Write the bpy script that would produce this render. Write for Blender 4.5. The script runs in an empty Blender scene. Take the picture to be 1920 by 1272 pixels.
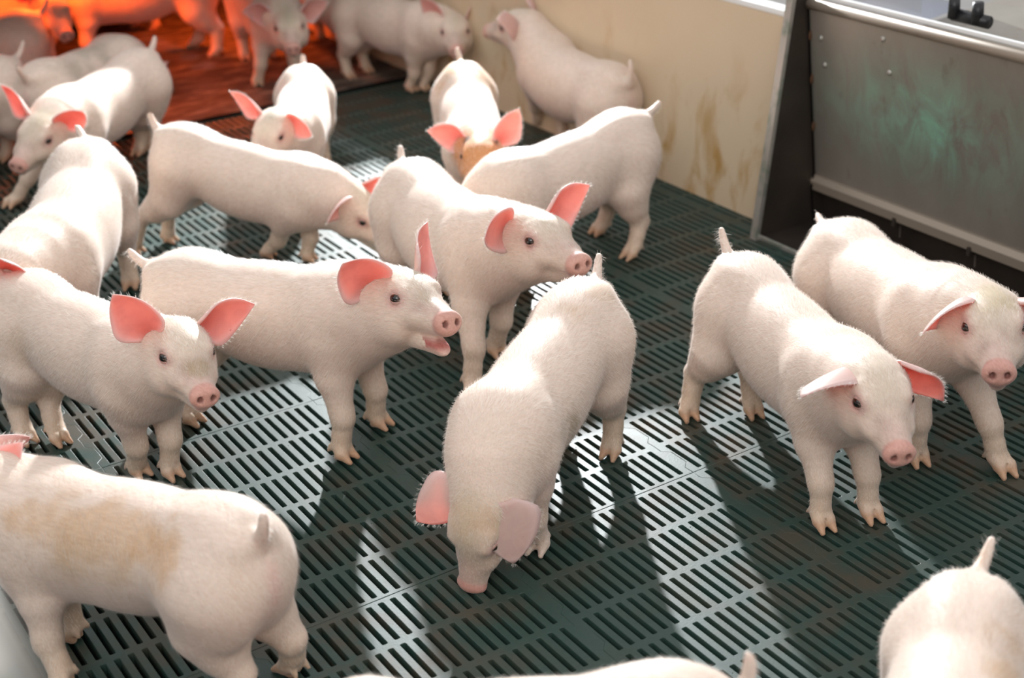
import bpy, bmesh, math, random, json
import numpy as np
from math import sin, cos, pi, radians as rad
from mathutils import Matrix, Vector
sc = bpy.context.scene
C = sc.collection
WORLD, SUNP, SUNE, SUNR, FILLE, HEATE = .78, (3.25, 5.04, 1.55), 1300, .06, 29, 24
RAIL = [(0.0706, 0.5979, 0.9108), (0.0813, 0.566, 0.8642), (0.0907, 0.5289, 0.8185)]
# ---------------------------------------------------------------- camera
CAM_H, PIT, ROL, YAW, FPX = 1.268, .4591, .0300, .5759, 2702.47
fwd0 = Vector((sin(YAW), cos(YAW), 0)); r0 = Vector((cos(YAW), -sin(YAW), 0)); z0 = Vector((0, 0, 1))
look = fwd0*cos(PIT) - z0*sin(PIT); up0 = fwd0*sin(PIT) + z0*cos(PIT)
ri = r0*cos(ROL) - up0*sin(ROL); ui = r0*sin(ROL) + up0*cos(ROL)
cd = bpy.data.cameras.new('camera'); cam = bpy.data.objects.new('camera', cd); C.objects.link(cam)
M = Matrix((ri, ui, -look)).transposed().to_4x4(); M.translation = Vector((0, 0, CAM_H)); cam.matrix_world = M
cd.sensor_width = 36; cd.lens = FPX/1920*36; cd.clip_start = .02
cd.dof.use_dof = True; cd.dof.focus_distance = 2.22; cd.dof.aperture_fstop = 3.4
sc.camera = cam
# ---------------------------------------------------------------- light and exposure
sc.view_settings.view_transform = 'Standard'; sc.view_settings.look = 'None'
sc.view_settings.gamma = 1; sc.view_settings.use_curve_mapping = False
sc.view_settings.exposure = 0.32
w = bpy.data.worlds.new('barn_daylight'); sc.world = w; w.use_nodes = True
nt = w.node_tree; bg = nt.nodes['Background']
tc = nt.nodes.new('ShaderNodeTexCoord'); sx = nt.nodes.new('ShaderNodeSeparateXYZ'); cr = nt.nodes.new('ShaderNodeValToRGB')
mr = nt.nodes.new('ShaderNodeMapRange'); mr.inputs['From Min'].default_value = -1; mr.inputs['From Max'].default_value = 1
nt.links.new(tc.outputs['Generated'], sx.inputs[0]); nt.links.new(sx.outputs['Z'], mr.inputs['Value'])
nt.links.new(mr.outputs[0], cr.inputs[0]); nt.links.new(cr.outputs[0], bg.inputs[0])
# dark barn walls round the horizon, bright roof lights above
el = cr.color_ramp.elements; el.new(.6); el.new(.68)
for i_, (p_, c_) in enumerate(((.5, (.13, .125, .12)), (.60, (.20, .19, .185)), (.67, (.85, .86, .88)), (.80, (1.0, 1.0, 1.02)))):
    el[i_].position = p_; el[i_].color = (*c_, 1)
bg.inputs[1].default_value = WORLD
def light(name, kind, loc, energy, col, size=.1, target=None, **kw):
    d = bpy.data.lights.new(name, kind); d.energy = energy; d.color = col
    o = bpy.data.objects.new(name, d); C.objects.link(o); o.location = loc
    if kind == 'AREA': d.shape = 'RECTANGLE'; d.size, d.size_y = size
    else: d.shadow_soft_size = size
    if target is not None:
        o.rotation_euler = (Vector(target)-Vector(loc)).to_track_quat('-Z', 'Y').to_euler()
    for k, v in kw.items(): setattr(d, k, v)
    return o
# low daylight striking in through the barn window behind the pen
light('window_sunlight', 'SPOT', SUNP, SUNE, (.95, .985, 1), SUNR, (.75, 2.75, .1), spot_size=rad(88), spot_blend=1.0)
# soft fill light added behind the camera to brighten the piglets' faces
light('front_fill_light', 'AREA', (-.9, -.6, 2.6), FILLE, (1, .95, .9), (2.2, 1.4), (1.2, 1.9, 0))
# red heat lamp under the creep lid
light('heat_lamp_glow', 'SPOT', (.80, 4.62, .49), HEATE*1.2, (1, .115, .012), .05, (.85, 4.55, 0), spot_size=rad(150), spot_blend=.5)
light('heat_lamp_glow', 'SPOT', (1.28, 4.50, .49), HEATE*1.3, (1, .115, .012), .05, (1.28, 4.55, 0), spot_size=rad(150), spot_blend=.5)
light('heat_lamp_glow', 'SPOT', (1.90, 4.75, .49), HEATE, (1, .115, .012), .05, (1.88, 4.75, 0), spot_size=rad(150), spot_blend=.5)
# ---------------------------------------------------------------- helpers
def link_mesh(name, me, mats, parent=None):
    o = bpy.data.objects.new(name, me); C.objects.link(o)
    for m in (mats if isinstance(mats, (list, tuple)) else [mats]): me.materials.append(m)
    if parent: o.parent = parent
    return o
def tag(o, label=None, cat=None, group=None, kind=None):
    if label: o['label'] = label
    if cat: o['category'] = cat
    if group: o['group'] = group
    if kind: o['kind'] = kind
    return o
def box_bm(bm, x0, x1, y0, y1, z0_, z1, bev=0):
    g = bmesh.ops.create_cube(bm, size=1)
    for v in g['verts']:
        v.co = Vector(((x0+x1)/2+v.co.x*(x1-x0), (y0+y1)/2+v.co.y*(y1-y0), (z0_+z1)/2+v.co.z*(z1-z0_)))
    if bev:
        es = list({e for v in g['verts'] for e in v.link_edges})
        bmesh.ops.bevel(bm, geom=es, offset=bev, segments=2, affect='EDGES', profile=.5)
def prism_bm(bm, pts, vec):
    """closed solid from a planar outline swept along vec"""
    a = [bm.verts.new(p) for p in pts]; b = [bm.verts.new(Vector(p)+Vector(vec)) for p in pts]
    n = len(pts); bm.faces.new(a[::-1]); bm.faces.new(b)
    for i in range(n): bm.faces.new((a[i], a[(i+1) % n], b[(i+1) % n], b[i]))
def tube_bm(bm, pts, r, n=10):
    pts = [Vector(p) for p in pts]; rings = []
    for i, p in enumerate(pts):
        d = (pts[min(i+1, len(pts)-1)]-pts[max(i-1, 0)]).normalized()
        a = d.orthogonal().normalized() if i == 0 else (rings_a - d*(rings_a@d if False else rings_a.dot(d))).normalized()
        rings_a = a; b = d.cross(a); rr = r[i] if isinstance(r, (list, tuple)) else r
        rings.append([bm.verts.new(p+(a*cos(2*pi*k/n)+b*sin(2*pi*k/n))*rr) for k in range(n)])
    for i in range(len(rings)-1):
        for k in range(n): bm.faces.new((rings[i][k], rings[i][(k+1) % n], rings[i+1][(k+1) % n], rings[i+1][k]))
    bm.faces.new(rings[0][::-1]); bm.faces.new(rings[-1])
def fin(name, bm, mat, parent=None, smooth=False):
    bmesh.ops.recalc_face_normals(bm, faces=bm.faces)
    me = bpy.data.meshes.new(name); bm.to_mesh(me); bm.free()
    if smooth:
        me.polygons.foreach_set('use_smooth', [True]*len(me.polygons))
    return link_mesh(name, me, mat, parent)
class Mat:
    def __init__(self, name, base=(.8, .8, .8), rough=.5, metal=0, spec=.5):
        self.m = bpy.data.materials.new(name); self.m.use_nodes = True
        self.nt = self.m.node_tree; self.b = self.nt.nodes['Principled BSDF']
        self.set('Base Color', (*base, 1)); self.set('Roughness', rough); self.set('Metallic', metal); self.set('Specular IOR Level', spec)
    def set(self, k, v): self.b.inputs[k].default_value = v
    def n(self, t, **kw):
        x = self.nt.nodes.new('ShaderNode'+t)
        for k, v in kw.items():
            if k.startswith('i_'): x.inputs[k[2:].replace('_', ' ')].default_value = v
            else: setattr(x, k, v)
        return x
    def l(self, a, b): self.nt.links.new(a, b)
    def coords(self, scale=(1, 1, 1), kind='Object'):
        t = self.n('TexCoord'); mp = self.n('Mapping'); mp.inputs['Scale'].default_value = scale
        self.l(t.outputs[kind], mp.inputs['Vector']); return mp.outputs[0]
    def noise(self, scale, detail=4, vec=None, rough=.55, dist=0):
        x = self.n('TexNoise'); x.inputs['Scale'].default_value = scale; x.inputs['Detail'].default_value = detail
        x.inputs['Roughness'].default_value = rough; x.inputs['Distortion'].default_value = dist
        if vec is not None: self.l(vec, x.inputs['Vector'])
        return x.outputs['Fac']
    def ramp(self, fac, stops):
        x = self.n('ValToRGB'); e = x.color_ramp.elements
        while len(e) < len(stops): e.new(.5)
        for i, (p, c) in enumerate(stops):
            e[i].position = p; e[i].color = (*c, 1) if len(c) == 3 else c
        self.l(fac, x.inputs[0]); return x.outputs[0]
    def mix(self, fac, a, b, mode='MIX'):
        x = self.n('Mix', data_type='RGBA', blend_type=mode)
        for s, v in ((0, fac), (6, a), (7, b)):
            if hasattr(v, 'links'): self.l(v, x.inputs[s])
            else: x.inputs[s].default_value = v if s == 0 else (*v, 1)
        return x.outputs[2]
    def bump(self, h, strength=.3, dist=.002):
        x = self.n('Bump'); x.inputs['Strength'].default_value = strength; x.inputs['Distance'].default_value = dist
        self.l(h, x.inputs['Height']); self.l(x.outputs[0], self.b.inputs['Normal']); return x
# ---------------------------------------------------------------- materials of the pen
G3 = lambda v: (v, v, v)
mf = Mat('green_plastic_slats', (.03, .06, .05), .5)
co = mf.coords()
a = mf.noise(2.2, 5, co); b_ = mf.noise(14, 5, co); c_ = mf.noise(120, 3, co)
dirt = mf.ramp(b_, [(.42, G3(0)), (.62, G3(1))]); zone = mf.ramp(a, [(.38, G3(0)), (.62, G3(1))])
dm = mf.n('Math', operation='MULTIPLY'); mf.l(dirt, dm.inputs[0]); mf.l(zone, dm.inputs[1])
green = mf.mix(c_, (.016, .040, .033), (.028, .062, .050))
mf.l(mf.mix(dm.outputs[0], green, (.062, .048, .030)), mf.b.inputs['Base Color'])
rr = mf.ramp(b_, [(.3, G3(.44)), (.7, G3(.56))]); mf.l(rr, mf.b.inputs['Roughness'])
mf.set('Specular IOR Level', .5)
mf.bump(mf.noise(260, 3, co), .25, .0006)
mat_floor = mf.m
mm = Mat('rubber_creep_mat', (.06, .04, .03), .7); co = mm.coords((1, 3, 1)); f = mm.noise(9, 6, co, .65)
mm.l(mm.ramp(f, [(.38, (.02, .016, .012)), (.52, (.09, .07, .055)), (.66, (.24, .20, .16))]), mm.b.inputs['Base Color'])
mm.bump(f, .4, .004)
pit_m = Mat('dark_slurry_pit', (.004, .004, .004), .9, 0, .1)
pw = Mat('yellowed_plastic_board', (.72, .60, .44), .42); co = pw.coords((1, 1, .45)); 
f1 = pw.noise(1.6, 4, co); f2 = pw.noise(13, 6, co, .6, .4); f3 = pw.noise(34, 5, pw.coords((1, 1, .3)), .6)
base = pw.mix(f1, (.60, .455, .29), (.72, .60, .44))
st = pw.ramp(f2, [(.53, G3(0)), (.68, G3(1))])
sp = pw.n('SeparateXYZ'); pw.l(pw.coords(), sp.inputs[0])
low = pw.n('MapRange'); low.inputs['From Min'].default_value = .42; low.inputs['From Max'].default_value = .12; pw.l(sp.outputs['Z'], low.inputs['Value'])
ml = pw.n('Math', operation='MULTIPLY'); pw.l(st, ml.inputs[0]); pw.l(low.outputs[0], ml.inputs[1])
ml2 = pw.n('Math', operation='MULTIPLY'); pw.l(ml.outputs[0], ml2.inputs[0]); ml2.inputs[1].default_value = .9
pw.l(pw.mix(ml2.outputs[0], base, (.45, .26, .07)), pw.b.inputs['Base Color'])
pw.bump(f3, .08, .001)
ms = Mat('stained_steel_sheet', (.3, .3, .3), .38, .45); co = ms.coords((1, 1, .5))
s1 = ms.noise(3.2, 5, co, .6); s2 = ms.noise(16, 5, co, .6); s3 = ms.noise(60, 4, co)
basec = ms.mix(s1, (.21, .185, .155), (.46, .41, .355))
sz = ms.n('SeparateXYZ'); ms.l(ms.coords(), sz.inputs[0])
# pale green algae bloom across the middle of the panel
def gauss(M_, sock, c, wd):
    q1 = M_.n('Math', operation='SUBTRACT'); M_.l(sock, q1.inputs[0]); q1.inputs[1].default_value = c
    q2 = M_.n('Math', operation='DIVIDE'); M_.l(q1.outputs[0], q2.inputs[0]); q2.inputs[1].default_value = wd
    q3 = M_.n('Math', operation='MULTIPLY'); M_.l(q2.outputs[0], q3.inputs[0]); M_.l(q2.outputs[0], q3.inputs[1])
    q4 = M_.n('Math', operation='MULTIPLY'); M_.l(q3.outputs[0], q4.inputs[0]); q4.inputs[1].default_value = -1
    q5 = M_.n('Math', operation='EXPONENT'); M_.l(q4.outputs[0], q5.inputs[0]); return q5.outputs[0]
gy = gauss(ms, sz.outputs['Y'], 1.92, .22); gz = gauss(ms, sz.outputs['Z'], .33, .10)
gg = ms.n('Math', operation='MULTIPLY'); ms.l(gy, gg.inputs[0]); ms.l(gz, gg.inputs[1])
wv = ms.noise(7, 5, ms.coords((1, 1.6, .8)), .7, 1.2)
g2 = ms.n('Math', operation='MULTIPLY'); ms.l(gg.outputs[0], g2.inputs[0]); ms.l(ms.ramp(wv, [(.35, G3(0)), (.7, G3(1))]), g2.inputs[1])
gr = ms.mix(g2.outputs[0], basec, (.38, .78, .58))
rust = ms.ramp(s2, [(.62, G3(0)), (.78, G3(.55))])
ms.l(ms.mix(rust, gr, (.14, .085, .045)), ms.b.inputs['Base Color'])
ms.l(ms.ramp(s2, [(.3, G3(.34)), (.7, G3(.52))]), ms.b.inputs['Roughness'])
md = Mat('grimy_dark_steel', (.07, .06, .05), .5, .6); co = md.coords()
md.l(md.mix(md.noise(9, 5, co), (.030, .024, .020), (.11, .088, .072)), md.b.inputs['Base Color'])
mg = Mat('galvanised_edge', (.50, .48, .44), .4, .7); co = mg.coords()
mg.l(mg.mix(mg.ramp(mg.noise(25, 4, co), [(.5, G3(0)), (.7, G3(1))]), (.55, .53, .49), (.28, .34, .28)), mg.b.inputs['Base Color'])
mt = Mat('tan_steel_rail', (.36, .30, .24), .5, .25)
mwht = Mat('white_plastic_cap', (.85, .86, .85), .35)
mrub = Mat('rust_brown', (.10, .045, .02), .8)
mblk = Mat('black_plastic', (.012, .012, .014), .35)
mlil = Mat('clear_plastic_tub', (.75, .78, .88), .25); mlil.set('Transmission Weight', .5)
mcon = Mat('pale_concrete', (.42, .41, .40), .8)
mcon.l(mcon.mix(mcon.noise(20, 5, mcon.coords()), (.34, .33, .32), (.5, .49, .48)), mcon.b.inputs['Base Color'])
# ---------------------------------------------------------------- slatted floor: one tile cut by rounded slots, laid as one floor
PX, ROW, TN = .02, .10033, 20      # slot pitch, row pitch, columns per tile
TW, TL = PX*TN, ROW*6+.0027
ZG = [(0, 0), (-.06, -.86), (.66, -1.48), (.68, -3.45), (-.04, -4.08)]   # interlocking edge, one slot row
def rrect(x0, x1, y0, y1, r, n=3):
    p = []
    for cx, cy, a0 in ((x1-r, y1-r, 0), (x0+r, y1-r, pi/2), (x0+r, y0+r, pi), (x1-r, y0+r, 3*pi/2)):
        for k in range(n+1): a = a0+k*pi/2/n; p.append((cx+r*cos(a), cy+r*sin(a)))
    return p
cu = bpy.data.curves.new('floor_tile', 'CURVE'); cu.dimensions = '2D'; cu.fill_mode = 'BOTH'
cu.extrude = .014; cu.bevel_depth = .0009; cu.bevel_resolution = 1
def spl(pts):
    s = cu.splines.new('POLY'); s.points.add(len(pts)-1)
    for i, (x, y) in enumerate(pts): s.points[i].co = (x, y, 0, 1)
    s.use_cyclic_u = True
zz = []
for r_ in range(6):
    for (zx, zy) in ZG: zz.append((zx*PX*.9, -.0012 - r_*ROW + zy*.0199))
gap = .0016
left = [(x, y) for x, y in zz] + [(0, -TL+.0012)]
right = [(x+TW-gap, y) for x, y in left]
spl(left + right[::-1])
for r_ in range(6):
    for i in range(TN-1):
        cx = (i+1)*PX - .0002; y1 = -.0079-r_*ROW; y0 = y1-.0885
        spl(rrect(cx-.0050, cx+.0050, y0, y1, .0026))
    if r_ in (1, 4):
        for i in (4, 13):
            cx = (i+1.5)*PX; cy = -.022-r_*ROW
            spl([(cx+.0014*cos(k*pi/4), cy+.0014*sin(k*pi/4)) for k in range(8)])
tmp = bpy.data.objects.new('tmp', cu); C.objects.link(tmp)
me = bpy.data.meshes.new_from_object(tmp.evaluated_get(bpy.context.evaluated_depsgraph_get()))
bpy.data.objects.remove(tmp); me.name = 'floor'
me.materials.clear()
floor = link_mesh('floor', me, mat_floor)
Y1 = 4.4
# the first zigzag column and seam measured on the floor
SEAMX, SEAMY = 1.3615, 1.5545
ni = 10; nj = 7
floor.location = (SEAMX-6*TW, SEAMY+4*TL, -.0149)
for ax, n_, st_ in ((0, 11, TW), (1, 7, -TL)):
    md_ = floor.modifiers.new('tiles', 'ARRAY'); md_.use_relative_offset = False; md_.use_constant_offset = True
    md_.constant_offset_displace = (st_, 0, 0) if ax == 0 else (0, st_, 0); md_.count = n_
tag(floor, kind='structure')
bm = bmesh.new(); box_bm(bm, -1.5, 6, -1, 8, -.62, -.6); tag(fin('floor_pit', bm, pit_m.m), kind='structure')
bm = bmesh.new()   # rubber creep mat with a raised rim
box_bm(bm, -.4, 2.195, 3.885, 5.6, -.0005, .0030, .001); 
creep = fin('rubber_mat', bm, mm.m); tag(creep, 'brown rubber mat lit red under the heat lamp at the far end of the pen', 'mat')
bm = bmesh.new(); box_bm(bm, -.4, 2.195, 3.872, 3.8845, -.0005, .008, .0015); fin('mat_edge', bm, pit_m.m, creep)
# aisle floor beyond the right wall
bm = bmesh.new(); box_bm(bm, 2.42, 6.5, -.5, 8, -.05, -.03); tag(fin('floor_aisle', bm, mcon.m), kind='structure')
# ---------------------------------------------------------------- plastic side wall
WX = 2.206
bm = bmesh.new(); box_bm(bm, WX, WX+.035, 2.255, 5.9, -.002, .492, .002)
wall = tag(fin('wall_right', bm, pw.m), kind='structure')
bm = bmesh.new(); box_bm(bm, WX-.001, WX+.038, 2.262, 5.9, .4915, .506, .003); tag(fin('trim_1', bm, mwht.m), kind='structure')
bm = bmesh.new(); box_bm(bm, -.45, 2.25, 5.62, 5.66, 0, .62, .002); tag(fin('wall_back', bm, md.m), kind='structure')
# ---------------------------------------------------------------- steel feeder bay
feeder = bpy.data.objects.new('steel_feeder', None); C.objects.link(feeder); feeder.location = (2.2, 2.0, 0)
tag(feeder, 'grey steel feeder with greenish stained panel, rivets and dark trough, right of the yellowed wall', 'feeder')
def fpart(name, bm, m, parent=feeder, smooth=False):
    o = fin(name, bm, m, parent, smooth)
    o.matrix_parent_inverse = Matrix.Translation(-feeder.location) if parent == feeder else Matrix()
    return o
yS = 2.24; yE = .2
bm = bmesh.new(); prism_bm(bm, [(2.130, yS, 0), (2.204, yS, .56), (2.245, yS, .56), (2.312, yS, .10), (2.352, yS, .10), (2.352, yS, 0)], (0, .006, 0)); fpart('side_plate', bm, md.m)
bm = bmesh.new(); prism_bm(bm, [(2.120, yS-.004, 0), (2.1955, yS-.004, .565), (2.2055, yS-.004, .565), (2.131, yS-.004, 0)], (0, .0195, 0)); fpart('edge_post', bm, mg.m)
# front sheet leaning outward towards its foot
xa, xb = 2.243, 2.300; za, zb = .512, .112
bm = bmesh.new(); prism_bm(bm, [(xa, yS, za), (xb, yS, zb), (xb+.004, yS, zb), (xa+.004, yS, za)], (0, yE-yS, 0)); panel = fpart('front_panel', bm, ms.m)
for (ry, rz) in ((2.205, .452), (2.196, .393), (2.025, .487), (2.008, .418)):
    rx = xa+(za-rz)/(za-zb)*(xb-xa)
    bm = bmesh.new(); bmesh.ops.create_uvsphere(bm, u_segments=14, v_segments=8, radius=.0062)
    for v in bm.verts: v.co = Vector((rx-.0008+v.co.x*.55, ry+v.co.y, rz+v.co.z))
    o = fin('rivet', bm, mg.m, panel, True)
bm = bmesh.new(); tube_bm(bm, [(2.2445, y, .523) for y in (yS-.002, 1.6, 1.0, yE)], .0125, 14); fpart('top_rail', bm, mt.m, smooth=True)
bm = bmesh.new(); box_bm(bm, 2.250, 2.262, yE, yS, .536, .545, .002); fpart('rail_cap', bm, mwht.m)
bm = bmesh.new(); prism_bm(bm, [(2.285, yS, .108), (2.293, yS, .120), (2.304, yS, .120), (2.304, yS, .086), (2.290, yS, .086)], (0, yE-yS, 0)); fpart('ledge', bm, mt.m)
bm = bmesh.new(); prism_bm(bm, [(2.306, yS, .125), (2.340, yS, .0), (2.346, yS, .0), (2.312, yS, .125)], (0, yE-yS, 0)); fpart('trough_back', bm, md.m)
bm = bmesh.new(); box_bm(bm, 2.135, 2.34, yE, yS, .0005, .004); fpart('trough_base', bm, md.m)
bm = bmesh.new(); box_bm(bm, 2.130, 2.137, yE, yS, .0005, .012, .002); fpart('front_sill', bm, mg.m)
for hy in (1.985, 1.78, 1.56):
    bm = bmesh.new(); box_bm(bm, 2.284, 2.310, hy-.004, hy+.004, .075, .095, .001); tube_bm(bm, [(2.31, hy, .08), (2.30, hy-.01, .05), (2.325, hy-.02, .02)], .0025, 6); fpart('hanger', bm, md.m)
# dark seam where the panel meets the side plate, with its three lugs
bm = bmesh.new(); tube_bm(bm, [(2.2365, yS-.003, .55), (2.255, yS-.003, .40), (2.292, yS-.003, .13), (2.286, yS-.004, .09), (2.30, yS-.004, .0)], .0022, 6); seam = fpart('seam_wire', bm, pit_m.m)
for z_ in (.452, .352, .24):
    x_ = 2.2365+(.55-z_)*.1335
    bm = bmesh.new(); bmesh.ops.create_uvsphere(bm, u_segments=10, v_segments=8, radius=.006)
    for v in bm.verts: v.co = Vector((x_+v.co.x*.8, yS-.005+v.co.y*.5, z_+v.co.z*2))
    fin('lug', bm, mrub.m, seam, True)
# behind the feeder: hopper tray, clear tub and a black drinker valve
bm = bmesh.new(); prism_bm(bm, [(2.30, 1.2, .488), (2.30, 2.02, .488), (2.80, 2.02, .53), (2.80, 1.2, .53)], (0, 0, .006))
tray = tag(fin('hopper_tray', bm, ms.m), 'grey steel tray behind the top rail of the feeder', 'tray')

# lid over the creep, above the picture
bm = bmesh.new(); box_bm(bm, -.4, 2.2, 3.84, 5.6, .50, .512, .002); tag(fin('creep_lid', bm, md.m), 'dark lid board over the heated creep at the far end', 'lid')

# out-of-focus round steel rail close to the photographer, lower left
bm = bmesh.new(); tube_bm(bm, RAIL, .017, 20)
rail = tag(fin('pen_rail', bm, mg.m, None, True), 'blurred grey steel rail end close to the camera in the bottom left corner', 'rail')

tub = bpy.data.objects.new('clear_tub', None); C.objects.link(tub); tub.location = (2.47, 2.17, .46)
tag(tub, 'pale lilac clear plastic tub at the top edge behind the feeder rail', 'tub')
def at(o, name, bm, m, smooth=False):
    for v in bm.verts: v.co -= o.location
    return fin(name, bm, m, o, smooth)
bm = bmesh.new(); prism_bm(bm, [(2.40, 2.06, .49), (2.50, 2.06, .50), (2.515, 2.06, .60), (2.385, 2.06, .60)], (0, .20, 0)); at(tub, 'tub_body', bm, mlil.m)
bm = bmesh.new(); box_bm(bm, 2.38, 2.52, 2.055, 2.265, .597, .603, .002); at(tub, 'tub_rim', bm, mlil.m)
val = bpy.data.objects.new('drinker_valve', None); C.objects.link(val); val.location = (2.36, 1.95, .50)
tag(val, 'black valve knobs with a white pin behind the feeder top rail', 'valve')
bm = bmesh.new(); tube_bm(bm, [(2.36, 1.945, .535), (2.36, 1.855, .535)], .013, 14); at(val, 'valve_body', bm, mblk.m, True)
for y_ in (1.94, 1.88):
    bm = bmesh.new(); tube_bm(bm, [(2.355, y_, .53), (2.352, y_, .572)], [.013, .011], 14); at(val, 'knob', bm, mblk.m, True)
bm = bmesh.new(); tube_bm(bm, [(2.34, 1.995, .568), (2.34, 1.945, .568)], .0028, 8); at(val, 'pin', bm, mwht.m, True)
# ---------------------------------------------------------------- piglet skeleton
def Rz(a): c,s=cos(a),sin(a); return np.array([[c,-s,0],[s,c,0],[0,0,1.]])
def Ry(a): c,s=cos(a),sin(a); return np.array([[c,0,s],[0,1,0],[-s,0,c]])
def Rx(a): c,s=cos(a),sin(a); return np.array([[1,0,0],[0,c,-s],[0,s,c]])
# parameter order
PN=['x','y','psi','s','tau','beta','ny','npi','hy','hp','hr','laz','lel','raz','rel','taz','tel']
DEF=dict(x=0,y=0,psi=0,s=1,tau=0,beta=0,ny=0,npi=-25,hy=0,hp=5,hr=0,laz=105,lel=40,raz=105,rel=40,taz=180,tel=50)
def frames(q):
    """q: dict, angles in degrees. returns dict of frames (R,o) in pig-local metres scaled 1 (before s and world placement)"""
    r=lambda k: rad(q[k])
    T=Ry(r('tau')); C=np.array([0,0,.22])
    f={}
    def t(p): return T@(np.asarray(p,float)-C)+C
    Rp=T@Rz(-r('beta')/2); Rc=T@Rz(r('beta')/2)
    f['mid']=(T,t([0,0,.222]))
    bp=rad(q['beta'])/2
    f['pel']=(Rp,f['mid'][1]+Rp@np.array([-.16,0,.008]))
    f['che']=(Rc,f['mid'][1]+Rc@np.array([.14,0,.0]))
    nb=f['che'][1]+Rc@np.array([.055,0,.03])
    Rn=Rc@Rz(r('ny'))@Ry(r('npi'))
    f['nek']=(Rn,nb)
    ho=nb+Rn@np.array([.118,0,0])
    Rh=Rc@Rz(r('ny')+r('hy'))@Ry(r('hp'))@Rx(r('hr'))
    f['hed']=(Rh,ho)
    return f
def sph(az,el,side):
    az,el=rad(az),rad(el)
    return np.array([cos(el)*cos(az),side*cos(el)*sin(az),sin(el)])
EARB=np.array([-.022,.038,.038]); EARL=.098
def marks(q):
    f=frames(q); m={}
    g=lambda fr,p: f[fr][0]@np.asarray(p,float)+f[fr][1]
    m['tb']=g('pel',[-.088,0,.058]); m['tt']=m['tb']+f['pel'][0]@(sph(q['taz'],q['tel'],1)*.055)
    m['rump']=g('pel',[-.02,0,.086]); m['back']=g('mid',[0,0,.078]); m['wit']=g('che',[-.01,0,.084])
    m['poll']=g('hed',[-.022,0,.047])
    m['eL']=g('hed',[.036,.038,.010]); m['eR']=g('hed',[.036,-.038,.010])
    m['nose']=g('hed',[.134,0,-.034]); m['chin']=g('hed',[.10,0,-.062])
    m['lb']=g('hed',EARB); m['rb']=g('hed',EARB*[1,-1,1])
    m['lt']=m['lb']+f['hed'][0]@(sph(q['laz'],q['lel'],1)*EARL)
    m['rt']=m['rb']+f['hed'][0]@(sph(q['raz'],q['rel'],-1)*EARL)
    P=g('pel',[-.02,0,0]);C=g('che',[.025,0,0])
    Yp=f['pel'][0]@[0,.045,0];Yc=f['che'][0]@[0,.045,0]
    z0=np.array([1,1,0.])
    m['LH']=(P+Yp)*z0;m['RH']=(P-Yp)*z0;m['LF']=(C+Yc)*z0;m['RF']=(C-Yc)*z0
    M=Rz(rad(q['psi']))
    for k in m: m[k]=M@(m[k]*q['s'])+np.array([q['x'],q['y'],0])
    return m
# ---------------------------------------------------------------- piglet bodies
# a body is one smooth-blended distance field over its skeleton, meshed as one surface
class Field:
    def __init__(self): self.ops=[]
    def cone(self,a,b,ra,rb,k=.02,sub=False): self.ops.append(('c',np.array(a,np.float32),np.array(b,np.float32),ra,rb,k,sub))
    def ell(self,R,c,r,k=.02,sub=False): self.ops.append(('e',np.array(R,np.float32),np.array(c,np.float32),np.array(r,np.float32),0,k,sub))
    def __call__(self,P):
        P=P.astype(np.float32); d=None
        for t,a,b,ra,rb,k,sub in self.ops:
            if t=='c':
                ab=b-a; pa=P-a; L=float(ab@ab)+1e-12
                h=np.clip(pa@ab/L,0,1)
                v=pa-h[:,None]*ab
                e=np.sqrt(np.einsum('ij,ij->i',v,v))-(ra+h*(rb-ra))
            else:
                q=(P-b)@a   # into ellipsoid frame
                r=ra
                k0=np.sqrt((((q/r))**2).sum(1)); k1=np.sqrt(((q/(r*r))**2).sum(1))+1e-9
                e=k0*(k0-1)/k1
                e=np.where(k0<.3,-r.min()*.7,e)
            if d is None: d=e; continue
            if sub:
                h=np.clip(.5-.5*(d+e)/k,0,1)
                d=d*(1-h)-e*h+k*h*(1-h)
            else:
                h=np.clip(.5+.5*(d-e)/k,0,1)
                d=d*(1-h)+e*h-k*h*(1-h)
        return d
    def grad(self,P,e=6e-4):
        k=np.array([[1,-1,-1],[-1,-1,1],[-1,1,-1],[1,1,1]],np.float32)
        g=sum(kk*self(P+kk*e)[:,None] for kk in k)/(4*e)
        return g
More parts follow.
